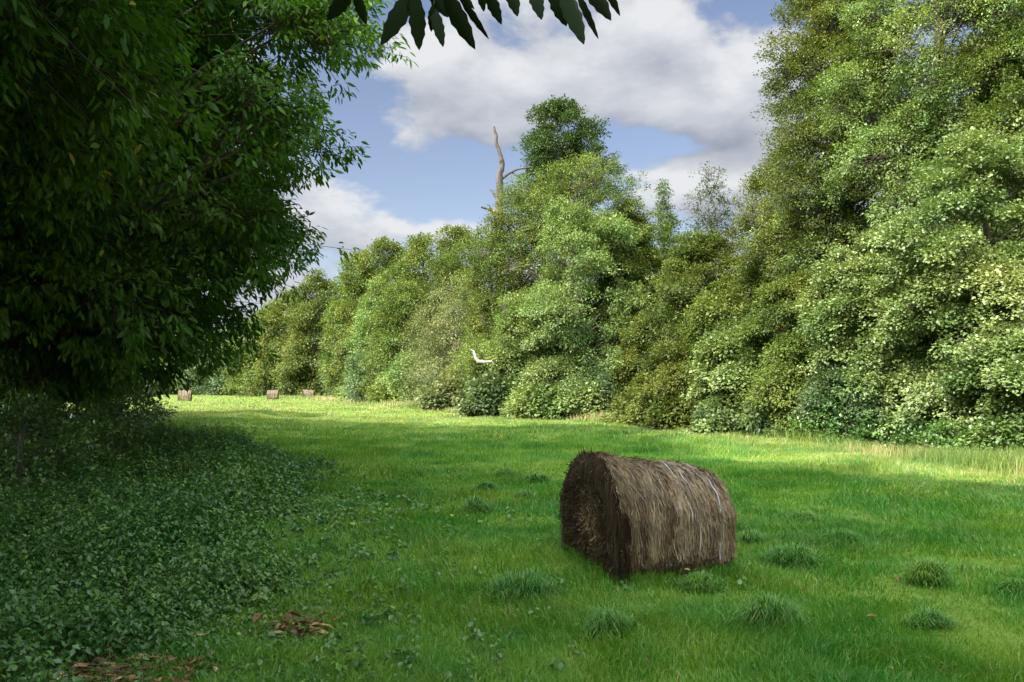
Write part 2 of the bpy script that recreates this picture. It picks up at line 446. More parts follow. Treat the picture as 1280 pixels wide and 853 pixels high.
# ------------------------------------------------------------------ trees
PROF = {
 'egg': lambda t: np.sin(np.pi * np.clip(t, 0, 1) ** .80) ** .62,
 'round': lambda t: np.sin(np.pi * np.clip(t * .96 + .02, 0, 1)) ** .5,
 'hedge': lambda t: np.clip(1 - t ** 4, 0, 1) ** .5 * (.88 + .12 * np.sin(3 * t)),
 'dome': lambda t: np.clip(1 - t ** 4.2, 0, 1) ** .5,
 'broad': lambda t: np.clip(1 - t ** 6, 0, 1) ** .5 * (.9 + .1 * np.sin(3 * t)),
 'cone': lambda t: np.clip(1 - t, 0, 1) ** .7 * np.clip(t * 4 + .3, 0, 1),
 'spire': lambda t: np.clip(1 - t, 0, 1) ** .8 * np.clip(t * 3 + .2, 0, 1),
}
def make_tree(name, label, cat, x, y, H, Rad, mat, z0=0.3, prof='egg', boughs=60, sprays=26, per=16, leaf=.12, lw=.5,
              shape='rhomb', br=None, droop=.25, group=None, seed=0, spray_r=.35, lean=(0, 0), trunk_r=None, inner=.5, flat=.75, sq=1.0, bark='bark', spread=.62, twigs=0.35, cover_k=1.7, lump_k=1.0, sag=.22, minz=.05, stray=1.55):
    rs = np.random.default_rng(1000 + seed)
    gz = float(ground_z(x, y))
    root = empty(name, (x, y, gz), label, cat, group)
    br = br or max(.33 * Rad, .5)
    cov_n = cover_k * 2 * math.pi * Rad * (H - z0) * .75 / (math.pi * br * br)
    boughs = int(max(14, cov_n))
    ph = rs.random(6) * 6.28
    def env(t, a):
        lump = 1 + lump_k * (.16 * np.sin(2 * a + ph[0] + 3 * t) + .14 * np.sin(3 * a + ph[1] - 7 * t) + .11 * np.sin(5 * a + ph[2] + 11 * t) + .09 * np.sin(ph[3] + 17 * t))
        return Rad * PROF[prof](t) * lump
    def axis(t):
        z = np.asarray(t, float) * H
        return np.stack([lean[0] * (z / H) ** 1.5 + .12 * np.sin(z * .7 + ph[4]), lean[1] * (z / H) ** 1.5 + .12 * np.sin(z * .6 + ph[5]), z], -1)
    tr = trunk_r or H * .014 + .04
    tb = MB()
    tt = np.linspace(0, .84, 12)
    rr = tr * (1 - tt) ** .8 + .02; rr[0] *= 1.35
    tube(tb, axis(tt) - np.array([0, 0, .1]) * (tt[:, None] == 0), rr, 9)
    # boughs: even-ish cover of the envelope
    k = np.arange(boughs)
    tk = (k + rs.random(boughs)) / boughs
    # more boughs where envelope wide
    ts = np.linspace(.02, .985, 200); pf = PROF[prof](ts); wts = pf * np.sqrt(1 + (Rad / (H - z0) * np.gradient(pf, ts)) ** 2) + .12; cdf = np.cumsum(wts) / wts.sum()
    tk = np.interp(tk, cdf, ts)
    ak = k * 2.39996 + rs.normal(0, .35, boughs)
    fk = np.where(rs.random(boughs) < .72, rs.uniform(.78, 1.0, boughs), rs.uniform(inner * .6, .8, boughs))
    zc = z0 + tk * (H - z0 - br * .35)
    tn = zc / H
    ax_ = axis(tn)
    rc = np.maximum(env(tk, ak) - br * .42, 0) * fk
    Cb = ax_ + np.stack([np.cos(ak) * rc, np.sin(ak) * rc * sq, np.zeros(boughs)], -1)
    Cb[:, 2] = np.maximum(Cb[:, 2], br * .45)
    brk = br * np.clip(rs.lognormal(-.08, .34, boughs), .4, 1.5) * (1 - .2 * tk ** 2)
    lf = MB()
    PP, OO, CC = [], [], []
    for i in range(boughs):
        zst = max(.04 * H, min(Cb[i, 2] - .55 * rc[i] - .2, .9 * H))
        A = axis(zst / H); B = Cb[i]
        mid = (A + B) / 2 + np.array([0, 0, .12 * rc[i]]) + rs.normal(0, .12 * (rc[i] + .3) * .5, 3)
        s = np.linspace(0, 1, 6)[:, None]
        pts = (1 - s) ** 2 * A + 2 * s * (1 - s) * mid + s * s * B
        r0 = min(tr * .42, .022 * (rc[i] + 1)) * (1 - .5 * tk[i])
        tube(tb, pts, np.linspace(r0, r0 * .22, 6), 5, cap=False)
        m = max(3, int(sprays * (brk[i] / br) ** 2 * rs.uniform(.7, 1.3)))
        d = unit(rs.normal(0, 1, (m, 3)))
        out = unit(Cb[i] - axis(tn[i]) + np.array([0, 0, .35 * H * (tk[i] - .35)]))
        d = unit(d + out * .55 + np.array([0, 0, .30]))
        dist = brk[i] * rs.uniform(.35, 1.12, m) ** .7 * np.where(rs.random(m) < .14, 1.1 + (stray - 1.1) * rs.random(m), 1)
        v = d * dist[:, None] * np.array([1, 1, flat * rs.uniform(.65, 1.35)])
        oh = unit(out + rs.normal(0, .35, 3)); v = v + (v @ oh)[:, None] * oh * rs.uniform(.1, .6)
        tip = np.clip(v @ oh / brk[i], 0, 1.5); v[:, 2] -= sag * brk[i] * tip ** 2
        q = Cb[i] + v
        q[:, 2] = np.maximum(q[:, 2], minz)
        nt_ = int(m * twigs)
        if nt_: sticks(tb, np.repeat(B[None], nt_, 0) + rs.normal(0, .1 * br, (nt_, 3)), q[:nt_] + d[:nt_] * spray_r * .6, .006 + H * .0005)
        PP.append(q); OO.append(unit(d * .7 + out * .6)); CC.append(np.full(m, rs.normal(0, .15)))
    P = np.concatenate(PP); O = np.concatenate(OO); Cc = np.concatenate(CC)
    n = len(P)
    Pl = np.repeat(P, per, 0); Ol = np.repeat(O, per, 0); sid = np.repeat(rs.normal(0, .10, n) + Cc, per)
    m = len(Pl)
    off = rs.normal(0, 1, (m, 3)); off = unit(off) * (rs.random(m) ** .45)[:, None] * spray_r * np.array([1, 1, .75])
    D = unit(Ol * .6 + off / spray_r * .8 + rs.normal(0, .45, (m, 3)) + np.array([0, 0, -droop]))
    Nn = np.array([0, 0, 1.0]) + rs.normal(0, spread * .6, (m, 3)) + Ol * .45
    Ls = leaf * rs.uniform(.65, 1.3, m)
    Pl = Pl + off
    Pl[:, 2] = np.maximum(Pl[:, 2], .03)
    r = np.clip(.5 + sid + rs.normal(0, .12, m), 0, .93)
    r = np.where(rs.random(m) < .003, 1.0, r)
    leaves(lf, Pl, D, Nn, Ls, Ls * lw * rs.uniform(.8, 1.2, m), shape, .25, r, droop=.12)
    tb.build('trunk', MT[bark], root, True)
    lf.build('crown', MT[mat], root)
    return root

def T(px, Y, ytop, wpx, mat, label, cat='tree', name='broadleaf_tree', **kw):
    """tree seen at photo column px, at distance Y, its top at photo row ytop and wpx wide"""
    X = (px - 640) / F * Y
    top = at(px, ytop, Y)[2]
    T.i += 1
    kw.setdefault('seed', T.i)
    return make_tree(name, label, cat, X, Y, top, wpx / 2 / F * Y, mat, **kw)
T.i = 0
HG = 'trees of the long hedge on the right of the field'
far = dict(sprays=26, per=18, br=1.0, lump_k=.6, prof='hedge', group=HG, twigs=.1)
def farkw(Y, **k):
    d = dict(far); d.update(leaf=.0028 * Y, spray_r=.0070 * Y, lw=.6, br=.9 + .007 * (Y - 60)); d.update(k); return d
# far end of the field, seen under the chestnut boughs
T(110, 150, 430, 90, 'ash', 'far pale green tree at the end of the field, leftmost one beneath the chestnut boughs', **farkw(150, group='trees at the far end of the field'))
T(175, 158, 442, 80, 'ash_bright', 'far light green tree at the end of the field just left of the far bales', **farkw(150, group='trees at the far end of the field'))
T(232, 162, 428, 80, 'ash', 'far tree standing behind the bale that peeps out under the chestnut boughs', **farkw(150, group='trees at the far end of the field'))
T(285, 150, 415, 80, 'blue', 'far grey green tree standing left of the two clear far bales', **farkw(150, group='trees at the far end of the field'))
T(330, 140, 392, 80, 'ash', 'far tree right behind the left one of the two clear far bales', **farkw(140))
T(362, 128, 366, 80, 'olive', 'dull green hedge tree rising behind the two clear far bales', **farkw(128))
T(395, 120, 345, 80, 'olive', 'dull green hedge tree at the low left end of the hedge skyline', **farkw(120))
T(450, 110, 318, 84, 'ash', 'hedge tree where the skyline of the long hedge begins to climb steeply', **farkw(106))
T(480, 94, 299, 96, 'olive', 'olive green hedge tree at the left shoulder of the hedge skyline', **farkw(94))
T(528, 84, 291, 100, 'ash', 'mid green hedge tree at the level middle of the hedge skyline', **farkw(84))
T(572, 74, 284, 90, 'olive', 'yellowish hedge tree directly left of the dead trunk', **farkw(74))
T(614, 56, 274, 70, 'ash', 'hedge tree hiding the foot of the dead trunk', **farkw(56, br=1.2))
# front row of the hedge
T(366, 132, 428, 56, 'ash_bright', 'low light green hedge tree behind the right one of the far bales', **farkw(112))
T(426, 118, 398, 50, 'blue', 'blue green rounded tree with dark gaps at the foot of the hedge', **farkw(100, boughs=36))
T(474, 88, 350, 64, 'ash_bright', 'light green feathery hedge tree right of the blue green rounded tree', **farkw(88))
T(505, 76, 352, 84, 'ash', 'broad fresh green tree in the front of the hedge left of the willow', **farkw(76))
T(468, 80, 440, 60, 'blue', 'low grey green shrub at the hedge foot below the feathery tree', 'shrub', 'hedge_shrub', **farkw(80))
T(525, 70, 440, 66, 'ash_bright', 'low bright green shrub at the hedge foot left of the willow', 'shrub', 'hedge_shrub', **farkw(70))
T(572, 61, 352, 118, 'willow', 'grey olive willow shrub rising left of the pale broken branch', 'willow', 'willow_tree', **farkw(61, lw=.35, boughs=50, sprays=22))
T(650, 53, 236, 120, 'olive', 'olive green tree between the dead trunk and the big central ash', **farkw(56, boughs=60))
# central ash
mid_ = dict(sprays=42, per=34, leaf=.145, spray_r=.38, prof='dome', lw=.55)
T(704, 66, 124, 100, 'dark', 'tall dark tree whose narrow top stands above the central ash', z0=14, cover_k=1.8, sprays=26, per=30, leaf=.20, spray_r=.42, prof='round', lw=.55, br=1.1)
T(716, 50, 200, 225, 'ash', 'big domed ash tree at the centre right of the dead trunk', 'ash tree', 'ash_tree', **dict(mid_, prof='broad'))
T(722, 46, 262, 165, 'ash_bright', 'bright green ash in front of the big domed central ash', 'ash tree', 'ash_tree', **mid_)
T(648, 47, 375, 85, 'ash_bright', 'fresh green ivy hung tree beside the pale broken branch', **dict(mid_, boughs=55))
T(780, 49, 262, 96, 'ash', 'darker green tree on the right flank of the central ash', **dict(mid_, boughs=60))
T(700, 43.5, 452, 90, 'alder', 'low leafy shrub at the foot of the central ash', 'shrub', 'hedge_shrub', **dict(mid_, boughs=34, leaf=.12))
T(762, 42, 458, 90, 'blue', 'low grey green shrub between the central ash and the olive hedge trees', 'shrub', 'hedge_shrub', **dict(mid_, boughs=34, leaf=.12))
# right of centre
T(832, 62, 225, 58, 'blue', 'slim airy young tree standing against the cloud right of the central ash', z0=3, cover_k=1.5, sprays=14, per=14, leaf=.16, spray_r=.36, prof='cone', br=.65, lw=.6, trunk_r=.08)
sparse = dict(z0=4.5, cover_k=1.7, sprays=9, per=13, leaf=.11, spray_r=.30, prof='egg', br=.62, trunk_r=.09, twigs=1.0, lw=.6)
T(890, 42, 212, 70, 'dark', 'thin half bare tree against the white cloud, nearer the slim young tree', **sparse)
T(948, 41, 208, 86, 'willow', 'thin half bare grey tree against the white cloud, nearer the tall trees', **sparse)
r2 = dict(sprays=40, per=34, leaf=.12, spray_r=.32, prof='hedge', lw=.6)
T(800, 40, 420, 60, 'olive', 'low olive shrub on the right edge of the central ash', 'shrub', 'hedge_shrub', **dict(r2, boughs=34))
T(872, 37, 298, 125, 'olive', 'olive green tree below the thin half bare trees', **r2)
T(935, 33, 335, 140, 'ash', 'broad mid green tree below and right of the thin half bare trees', **r2)
T(855, 33.5, 430, 110, 'olive', 'low olive green shrub at the meadow edge behind the bale', 'shrub', 'hedge_shrub', **dict(r2, boughs=44))
T(930, 30, 415, 110, 'alder', 'round leafy shrub with a dark hollow beneath it, behind the right end of the bale', 'shrub', 'hedge_shrub', **dict(r2, boughs=44, shape='round', lw=.8))
# tall trees on the right
r3 = dict(cover_k=2.1, sprays=46, per=36, leaf=.098, spray_r=.29, prof='egg', lw=.55, twigs=.3)
T(1062, 30, -90, 190, 'olive', 'tall olive green ash whose ragged edge stands against the sky', 'ash tree', 'ash_tree', **dict(r3, z0=1))
T(1185, 27, -190, 260, 'ash_bright', 'tallest bright green ash filling the upper right corner', 'ash tree', 'ash_tree', **dict(r3, z0=2, boughs=190))
T(1330, 25, -200, 220, 'ash', 'tall ash cut by the right edge of the photo', 'ash tree', 'ash_tree', **dict(r3, z0=1))
T(1010, 28, 340, 130, 'ash', 'bushy mid green tree at the foot of the tall olive ash', **dict(r3, boughs=90, prof='hedge'))
T(1110, 24.5, 290, 170, 'alder', 'spreading hazel with bright round leaves below the tall ashes', 'hazel', 'hazel_tree', **dict(r3, cover_k=1.7, flat=.5, sag=.35, shape='round', lw=.85, leaf=.08, prof='hedge'))
T(1235, 21.5, 175, 210, 'alder', 'large glossy leaved alder at the right edge of the photo', 'alder', 'alder_tree', **dict(r3, cover_k=1.7, flat=.45, sag=.4, shape='round', lw=.85, leaf=.08, prof='dome', z0=.6))
T(1060, 24.5, 450, 100, 'blue', 'grey green privet like shrub under the hazel', 'shrub', 'hedge_shrub', **dict(r3, boughs=40, prof='hedge', leaf=.09))
T(1300, 18.6, 400, 150, 'alder', 'low glossy alder bough shrub at the lower right edge above the grass', 'shrub', 'hedge_shrub', **dict(r3, cover_k=1.5, flat=.45, sag=.4, shape='round', lw=.85, leaf=.08, prof='dome', z0=.5))

# trees behind the front rows (thicken the wood)
T(1420, 34, -60, 260, 'ash', 'tall tree just outside the right edge of the photo', **dict(r2, boughs=60))

# ------------------------------------------------------------------ sweet chestnuts on the left
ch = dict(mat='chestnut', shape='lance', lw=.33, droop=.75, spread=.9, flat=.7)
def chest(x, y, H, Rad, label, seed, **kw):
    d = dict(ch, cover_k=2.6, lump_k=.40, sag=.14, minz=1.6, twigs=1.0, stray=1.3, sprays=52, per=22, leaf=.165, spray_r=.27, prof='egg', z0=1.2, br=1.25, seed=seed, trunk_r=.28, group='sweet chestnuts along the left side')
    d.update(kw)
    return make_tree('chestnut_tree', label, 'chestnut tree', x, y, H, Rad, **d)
near_tree = chest(-8.7, 6.2, 15.5, 5.1, 'nearest dark chestnut filling the upper left corner and reaching overhead', 300, z0=2.8)
chest(-9.5, .6, 19.0, 5.6, 'dark chestnut standing beside the viewer, unseen, added to shade the meadow', 307, sprays=24, leaf=.30, spray_r=.4, z0=6)  # out-of-view tree, put here to throw shade beyond the bale
chest(-9.15, 15.0, 14.0, 5.9, 'dark chestnut whose ragged right edge hangs against the sky', 301, sprays=60, cover_k=3.0, z0=2.1, minz=1.45, lean=(-0.8, 0))
chest(-18.2, 25.0, 14.5, 6.2, 'dark chestnut behind the nearer two, over the shaded left bank', 302, boughs=130, sprays=20, leaf=.24, spray_r=.34, z0=.8)
chest(-12.8, 17.8, 19.5, 6.2, 'tall dark chestnut hidden behind the second one, added to shade the mid meadow', 306, sprays=24, leaf=.30, spray_r=.4, z0=2)  # extra hidden tree, added to close a gap in the meadow shadow
chest(-25.5, 35, 15.5, 6.2, 'farthest dark chestnut of the left side, seen low under the nearer boughs', 303, boughs=110, sprays=18, leaf=.30, spray_r=.4, z0=.6)
chest(-7.5, -4.0, 14.5, 6.5, 'dark chestnut standing behind the viewer on the left', 304, cover_k=2.6, sprays=26, leaf=.32, spray_r=.42)
chest(-1.5, -9.5, 15.5, 6.5, 'dark chestnut standing behind the viewer', 305, cover_k=2.6, sprays=26, leaf=.34, spray_r=.42)


# bough of the nearest chestnut reaching over the viewer
LV = [(440, -14, 408, 26, .40), (443, -10, 458, 31, .34), (517, -12, 476, 57, .30), (521, -6, 524, 63, .36), (542, 8, 554, 59, .30), (542, 6, 539, 40, .4),
      (553, -14, 594, 62, .27), (572, -8, 611, 49, .14), (574, -14, 593, 12, .25), (598, -24, 605, 15, .35), (607, -16, 627, 31, .33), (634, -28, 647, 21, .34),
      (665, -22, 677, 25, .34), (690, -20, 708, 33, .40), (703, -18, 730, 56, .30), (720, -12, 748, 49, .14), (728, -30, 764, 26, .28), (752, -28, 775, 20, .22),
      (420, -30, 432, 4, .4), (500, -20, 512, 14, .3), (655, -30, 640, 4, .3), (535, -20, 560, 22, .35)]
rs = np.random.default_rng(5)
mb = MB(); wb = MB()
stem = []
for i, (x0, y0, x1, y1, wd) in enumerate(LV):
    Y0 = 2.75 + .0012 * (x0 - 580) + rs.uniform(-.12, .12)
    A = at(x0, y0, Y0); B = at(x1, y1, Y0 + rs.uniform(-.05, .05))
    D = unit(B - A); L = np.linalg.norm(B - A); Wd = L * wd
    Sd = unit(np.cross(D, np.array([rs.normal(0, .35), 1, rs.normal(0, .2)]))); U = np.cross(Sd, D)
    n = 11
    s = np.linspace(0, 1, n)
    wprof = np.sin(np.pi * s ** .85) ** .75 * .5 * Wd; wprof[0] = .002; wprof[-1] = .001
    teeth = np.where(np.arange(n) % 2 == 0, .88, 1.06)
    cen = A + D * (s * L)[:, None] - U * (np.sin(np.pi * s) * .02 * L)[:, None]
    LL = cen + Sd * (wprof * teeth)[:, None] + U * (wprof * .25)[:, None]
    RR = cen - Sd * (wprof * teeth[::-1])[:, None] + U * (wprof * .25)[:, None]
    V = np.concatenate([cen, LL, RR])
    q = np.arange(n - 1)
    mb.add(V, np.concatenate([np.stack([q, q + n, q + n + 1, q + 1], -1), np.stack([q, q + 1, q + 2 * n + 1, q + 2 * n], -1)]), rs.uniform(.1, .6))
    up = A + np.array([rs.uniform(-.05, .05), rs.uniform(-.03, .03), .06 + rs.uniform(0, .04)])
    tube(wb, [A, (A + up) / 2 + .008, up], [.0015, .002, .0025], 5)
    stem.append(up)
stem = np.array(sorted(stem, key=lambda p: p[0]))
for sgi in range(0, len(stem), 2):
    p = stem[sgi]; q = np.array([p[0] - .08, p[1] - .02, stem[:, 2].max() + .10])
    for s2 in stem[sgi:sgi + 2]:
        tube(wb, [s2, (s2 + q) / 2, q], [.0025, .003, .004], 5)
xsn = np.linspace(stem[:, 0].min() - 5.2, stem[:, 0].max() + .05, 26)
zt = stem[:, 2].max() + .10
bpts = np.stack([xsn, np.interp(xsn, [-6.2, -3, -.6, .6], [6.1, 4.2, 2.75, 2.9]), np.interp(xsn, [-6.2, -3, -.8, .5], [5.6, 4.8, zt + .04, zt])], -1)
tube(wb, bpts, np.linspace(.035, .004, 26), 8)
wo_ = wb.build('bough', MT['bark'], near_tree, True)
lo_ = mb.build('overhanging_foliage', MT['chestnut_shade_tint'], near_tree)
off = Vector(near_tree.location)
for o in (wo_, lo_):
    o.location = (-off.x, -off.y, -off.z)

# ------------------------------------------------------------------ dead standing trunk
def snag():
    Y = 58.0
    b = at(622, 300, Y)
    root = empty('dead_tree', (b[0], Y, 0), 'bare dead trunk with broken stubs standing above the hedge', 'dead tree')
    o = np.array([b[0], Y, 0])
    rs = np.random.default_rng(3)
    mb = MB()
    pix = [(624, 262, 11), (624, 240, 11), (625, 222, 10.5), (627, 204, 8.5), (626, 196, 6.5), (622, 182, 5), (619, 168, 4.6), (617.5, 158, 3.4)]
    pts = [np.array([b[0] + .3, Y, -.1]), np.array([b[0] + .2, Y, 6])] + [at(px, py, Y) for px, py, _ in pix]
    rad = [.5, .36] + [w * .42 / F * Y for _, _, w in pix]
    P = []; Rr = []
    for i in range(len(pts) - 1):
        for k in range(4):
            s = k / 4; P.append(pts[i] * (1 - s) + pts[i + 1] * s + rs.normal(0, .025, 3)); Rr.append((rad[i] * (1 - s) + rad[i + 1] * s) * rs.uniform(.9, 1.1))
    P.append(pts[-1]); Rr.append(rad[-1] * .55)
    tube(mb, np.array(P) - o, Rr, 10)
    mb.build('trunk', MT['deadwood'], root, True)
    def br(pix, r0, r1, dy=0.0):
        m = MB(); q = np.array([at(px, py, Y + dy * i) for i, (px, py) in enumerate(pix)]) - o
        tube(m, q, np.linspace(r0, r1, len(q)), 7)
        m.build('broken_branch', MT['deadwood'], root, True)
    br([(628, 223), (636, 217), (646, 212), (656, 210), (664, 209)], .12, .045, -.1)
    br([(640, 216), (645, 219), (648, 222)], .05, .02, -.1)
    br([(624, 250), (619, 245), (613, 237)], .17, .06, .1)
    br([(622, 268), (615, 263), (608, 261), (601, 259)], .17, .06, -.15)
    br([(613, 262), (612, 257), (608, 256)], .05, .02, -.1)
snag()
def loose_branch(pix, Y, r0, r1, label, name='fallen_branch'):
    q = np.array([at(px, py, Y) for px, py in pix])
    m = MB(); c = q.mean(0)
    tube(m, q - c, np.linspace(r0, r1, len(q)), 7)
    o = m.build(name, MT['deadwood'], None, True); o.location = c
    tag(o, label, 'dead branch')
m = MB(); Y = 44.2
q1 = np.array([at(*p, Y) for p in ((588, 437), (592, 439), (594, 446), (597, 452), (606, 453), (615, 452))])
c0 = q1.mean(0)
tube(m, q1 - c0, [.03, .05, .085, .12, .09, .05], 8)
tube(m, np.array([at(*p, Y) for p in ((595, 446), (593, 443), (590, 441))]) - c0, [.04, .03, .015], 6)
o = m.build('broken_bough', MT['palewood'], None, True); o.location = c0
tag(o, 'bleached white forked branch sticking out of the hedge left of the ivy hung tree', 'dead branch')
loose_branch([(627, 379), (629, 385), (633, 391), (636, 396)], 45.1, .08, .04, 'short grey stub of wood showing high among the leaves of the ivy hung tree', 'broken_bough')
loose_branch([(600, 397), (604, 401), (609, 405)], 50.0, .05, .03, 'thin grey twig showing between the willow and the ivy hung tree', 'broken_bough')

# ------------------------------------------------------------------ hay bales
def hay_mat():
    m = bpy.data.materials.new('weathered_hay'); m.use_nodes = True
    t = m.node_tree; t.nodes.clear()
    a = N(t, 'ShaderNodeAttribute', attribute_name='rnd')
    col = ramp(t, a.outputs['Fac'], [(0, (.030, .020, .012)), (.25, (.085, .064, .032)), (.5, (.19, .152, .080)), (.75, (.32, .275, .165)), (.88, (.43, .39, .27)), (1.0, (.36, .25, .11))])
    tc = N(t, 'ShaderNodeTexCoord')
    nz = noise(t, tc.outputs['Object'], 6, 4, .6)
    col = mixc(t, 1.0, col, ramp(t, nz, [(.3, (.42, .39, .38)), (.7, (.90, .80, .70))]), 'MULTIPLY')
    d = N(t, 'ShaderNodeBsdfPrincipled'); t.links.new(col, d.inputs['Base Color']); d.inputs['Roughness'].default_value = .75
    d.inputs['Specular IOR Level'].default_value = .25
    o = N(t, 'ShaderNodeOutputMaterial'); t.links.new(d.outputs[0], o.inputs[0])
    return m
MT['hay'] = hay_mat()
MT['net'] = plain_mat('net_wrap', (.26, .28, .34), (.46, .49, .55), 12, .5, .0)
far_hay = plain_mat('far_hay', (.20, .155, .09), (.42, .34, .22), 14, .9, .6, (1, .2, 1))

class Bale:
    """round bale slumped onto its flat side; axis along local +x from 0 to L"""
    def __init__(s, L, W, H, seed, taper=0.0):
        s.L, s.W, s.H, s.tp = L, W, H, taper
        s.n = Grid(seed)
    def sec(s, a, x):
        """outline point at angle a (0 = +y, pi/2 = up) and position x along the axis"""
        f = x / s.L
        H = s.H * (1 - s.tp * f) ; W = s.W * (1 - s.tp * .3 * f)
        ca, sa = np.cos(a), np.sin(a)
        yy = np.sign(ca) * np.abs(ca) ** np.where(sa > 0, .80, .35)
        H = H + .045 * np.exp(-((x - .08) / .13) ** 2) * (sa > 0)
        zz = np.where(sa > 0, np.sign(sa) * np.abs(sa) ** .95, np.sign(sa) * np.abs(sa) ** .62)
        # low centre: widest part sits low
        zc = H * .44
        z = zc + np.where(zz > 0, zz * (H - zc), zz * zc)
        y = yy * W * .5 * np.where(z > zc, 1.0, 1.0)
        bul = 1 - .05 * (2 * f - 1) ** 4
        nz = (s.n(np.cos(a) * 2.5 + 10 + x * 3, np.sin(a) * 2.5 + 10, 1.3) - .5) * .07 + (s.n(a * 6 + 30, x * 9 + 5, 1.0) - .5) * .03
        y = y * (bul + nz); z = zc + (z - zc) * (bul + nz)
        return y, np.maximum(z, .0)
def build_bale(loc, rot, L, W, H, taper, label, seed, strands=60000, tone=0.0, wk=1.0):
    root = empty('hay_bale', (loc[0], loc[1], float(ground_z(loc[0], loc[1])) - .02), label, 'hay bale', 'round hay bales in the meadow')
    root.rotation_euler = (0, 0, rot)
    B = Bale(L, W, H, seed, taper); rs = np.random.default_rng(seed)
    mb = MB()
    na, nx_ = 96, 40
    a = np.linspace(0, 2 * math.pi, na, endpoint=False); x = np.linspace(0, L, nx_)
    A, Xg = np.meshgrid(a, x, indexing='ij')
    y, z = B.sec(A, Xg)
    y = y * .985; z = z * .985
    V = np.stack([Xg, y, z], -1)
    i = np.arange(na)[:, None]; j = np.arange(nx_ - 1)[None]; i2 = (i + 1) % na
    f = np.stack([i * nx_ + j, i2 * nx_ + j, i2 * nx_ + j + 1, i * nx_ + j + 1], -1).reshape(-1, 4)
    mb.add(V.reshape(-1, 3), f, rs.uniform(.1, .35, len(f)))
    # end faces: rings pushed in and out
    for end in (0, 1):
        x0 = 0 if end == 0 else L; sg = -1 if end == 0 else 1
        yy, zz = B.sec(a, np.full(na, float(x0)))
        rings = [1, .93, .8, .65, .5, .35, .2, .08]
        R_ = []
        for q in rings:
            dep = .035 * (1 - q) if end else (-.02 * np.sin(np.pi * q))
            cz = H * .42
            nzv = (B.n(np.cos(a) * q * 5 + 3, np.sin(a) * q * 5 + 9, 1.0) - .5) * .05 * (1 - q ** 6)
            R_.append(np.stack([x0 + sg * (dep + nzv), yy * q * .985, (cz + (zz * .985 - cz) * q)], -1))
        R_ = np.array(R_); m = len(rings)
        i = np.arange(m - 1)[:, None]; j = np.arange(na)[None]; j2 = (j + 1) % na
        f = np.stack([i * na + j, i * na + j2, (i + 1) * na + j2, (i + 1) * na + j], -1).reshape(-1, 4)
        mb.add(R_.reshape(-1, 3), f, rs.uniform(.0, .3, len(f)))
        mb.add(R_[-1], np.arange(na)[None], .1)
    # straws lying round the bale
    n = strands; seg = 4
    a0 = rs.uniform(-.45, math.pi + .45, n) + np.where(rs.random(n) < .15, math.pi, 0)
    x0 = rs.random(n) ** .9 * L * 1.01 - .005
    ln = rs.uniform(.08, .34, n) / (.5 * H); sk = rs.normal(0, .045, n)
    lift0 = np.abs(rs.normal(0, .010, n)) + .002; lift1 = lift0 + np.abs(rs.normal(0, .018, n))
    wid = rs.uniform(.0011, .0030, n) * wk
    s = np.linspace(0, 1, seg + 1)[None]
    aa = a0[:, None] + (s - .5) * ln[:, None]
    xx = x0[:, None] + (s - .5) * sk[:, None] + rs.normal(0, .004, (n, seg + 1))
    y, z = B.sec(aa, np.clip(xx, 0, L))
    cz = H * .44
    nr = unit(np.stack([np.zeros_like(y), y, (z - cz) + .05], -1))
    lift = lift0[:, None] * (1 - s ** 2) + lift1[:, None] * s ** 2
    Pm = np.stack([xx, y, z], -1) + nr * lift[..., None]
    tx = np.array([1.0, 0, 0])
    wv = wid[:, None, None] * (tx + nr * rs.normal(0, .6, (n, 1, 1)))
    V = np.stack([Pm - wv, Pm + wv], 2)
    b = np.arange(n)[:, None] * (seg + 1) * 2; k = np.arange(seg)[None] * 2
    f = np.stack([b + k, b + k + 1, b + k + 3, b + k + 2], -1).reshape(-1, 4)
    # older grey straws on top, browner and golden ones low on the side
    hz = np.clip(z.mean(1) / H, 0, 1)
    band = B.n(x0 * 14, a0 * .6, 1.0)
    r = np.clip(.36 + .26 * hz + .62 * (band - .5) + rs.normal(0, .13, n) + tone, 0, .9)
    gold = rs.random(n) < (.22 * (1 - hz) + .02)
    r = np.where(gold, rs.uniform(.9, 1, n), r)
    mb.add(V.reshape(-1, 3), f, np.repeat(r, seg))
    # straws on the near end: hanging from the rim, swirling within
    n = strands
    aa0 = rs.uniform(0, 2 * math.pi, n); q = rs.random(n) ** .5
    yy, zz = B.sec(aa0, np.zeros(n))
    nzf = (B.n(np.cos(aa0) * q * 5 + 3, np.sin(aa0) * q * 5 + 9, 1.0) - .5) * .05 * (1 - q ** 6)
    Pc = np.stack([  .02 * np.sin(np.pi * q) - nzf - .006 - np.abs(rs.normal(0, .016, n)), yy * q, cz + (zz - cz) * q], -1)
    tang = unit(np.stack([rs.normal(0, .15, n), -np.sin(aa0) + rs.normal(0, .5, n), np.cos(aa0) * .6 - .5 + rs.normal(0, .5, n)], -1))
    ln = rs.uniform(.06, .22, n)[:, None]
    s = np.linspace(-.5, .5, 4)
    Pm = Pc[:, None] + tang[:, None] * (s[None, :, None] * ln[:, None]) + rs.normal(0, .006, (n, 4, 3))
    Pm[..., 2] = np.maximum(Pm[..., 2], .0)
    wv = (rs.uniform(.0016, .004, n)[:, None] * unit(np.cross(tang, np.array([1.0, .2, .1]) + rs.normal(0, .3, (n, 3)))))[:, None]
    V = np.stack([Pm - wv, Pm + wv], 2)
    b = np.arange(n)[:, None] * 8; k = np.arange(3)[None] * 2
    f = np.stack([b + k, b + k + 1, b + k + 3, b + k + 2], -1).reshape(-1, 4)
    gp = np.exp(-(((Pc[:, 1] + .02) / .17) ** 2 + ((Pc[:, 2] - .42 * H) / .26) ** 2))
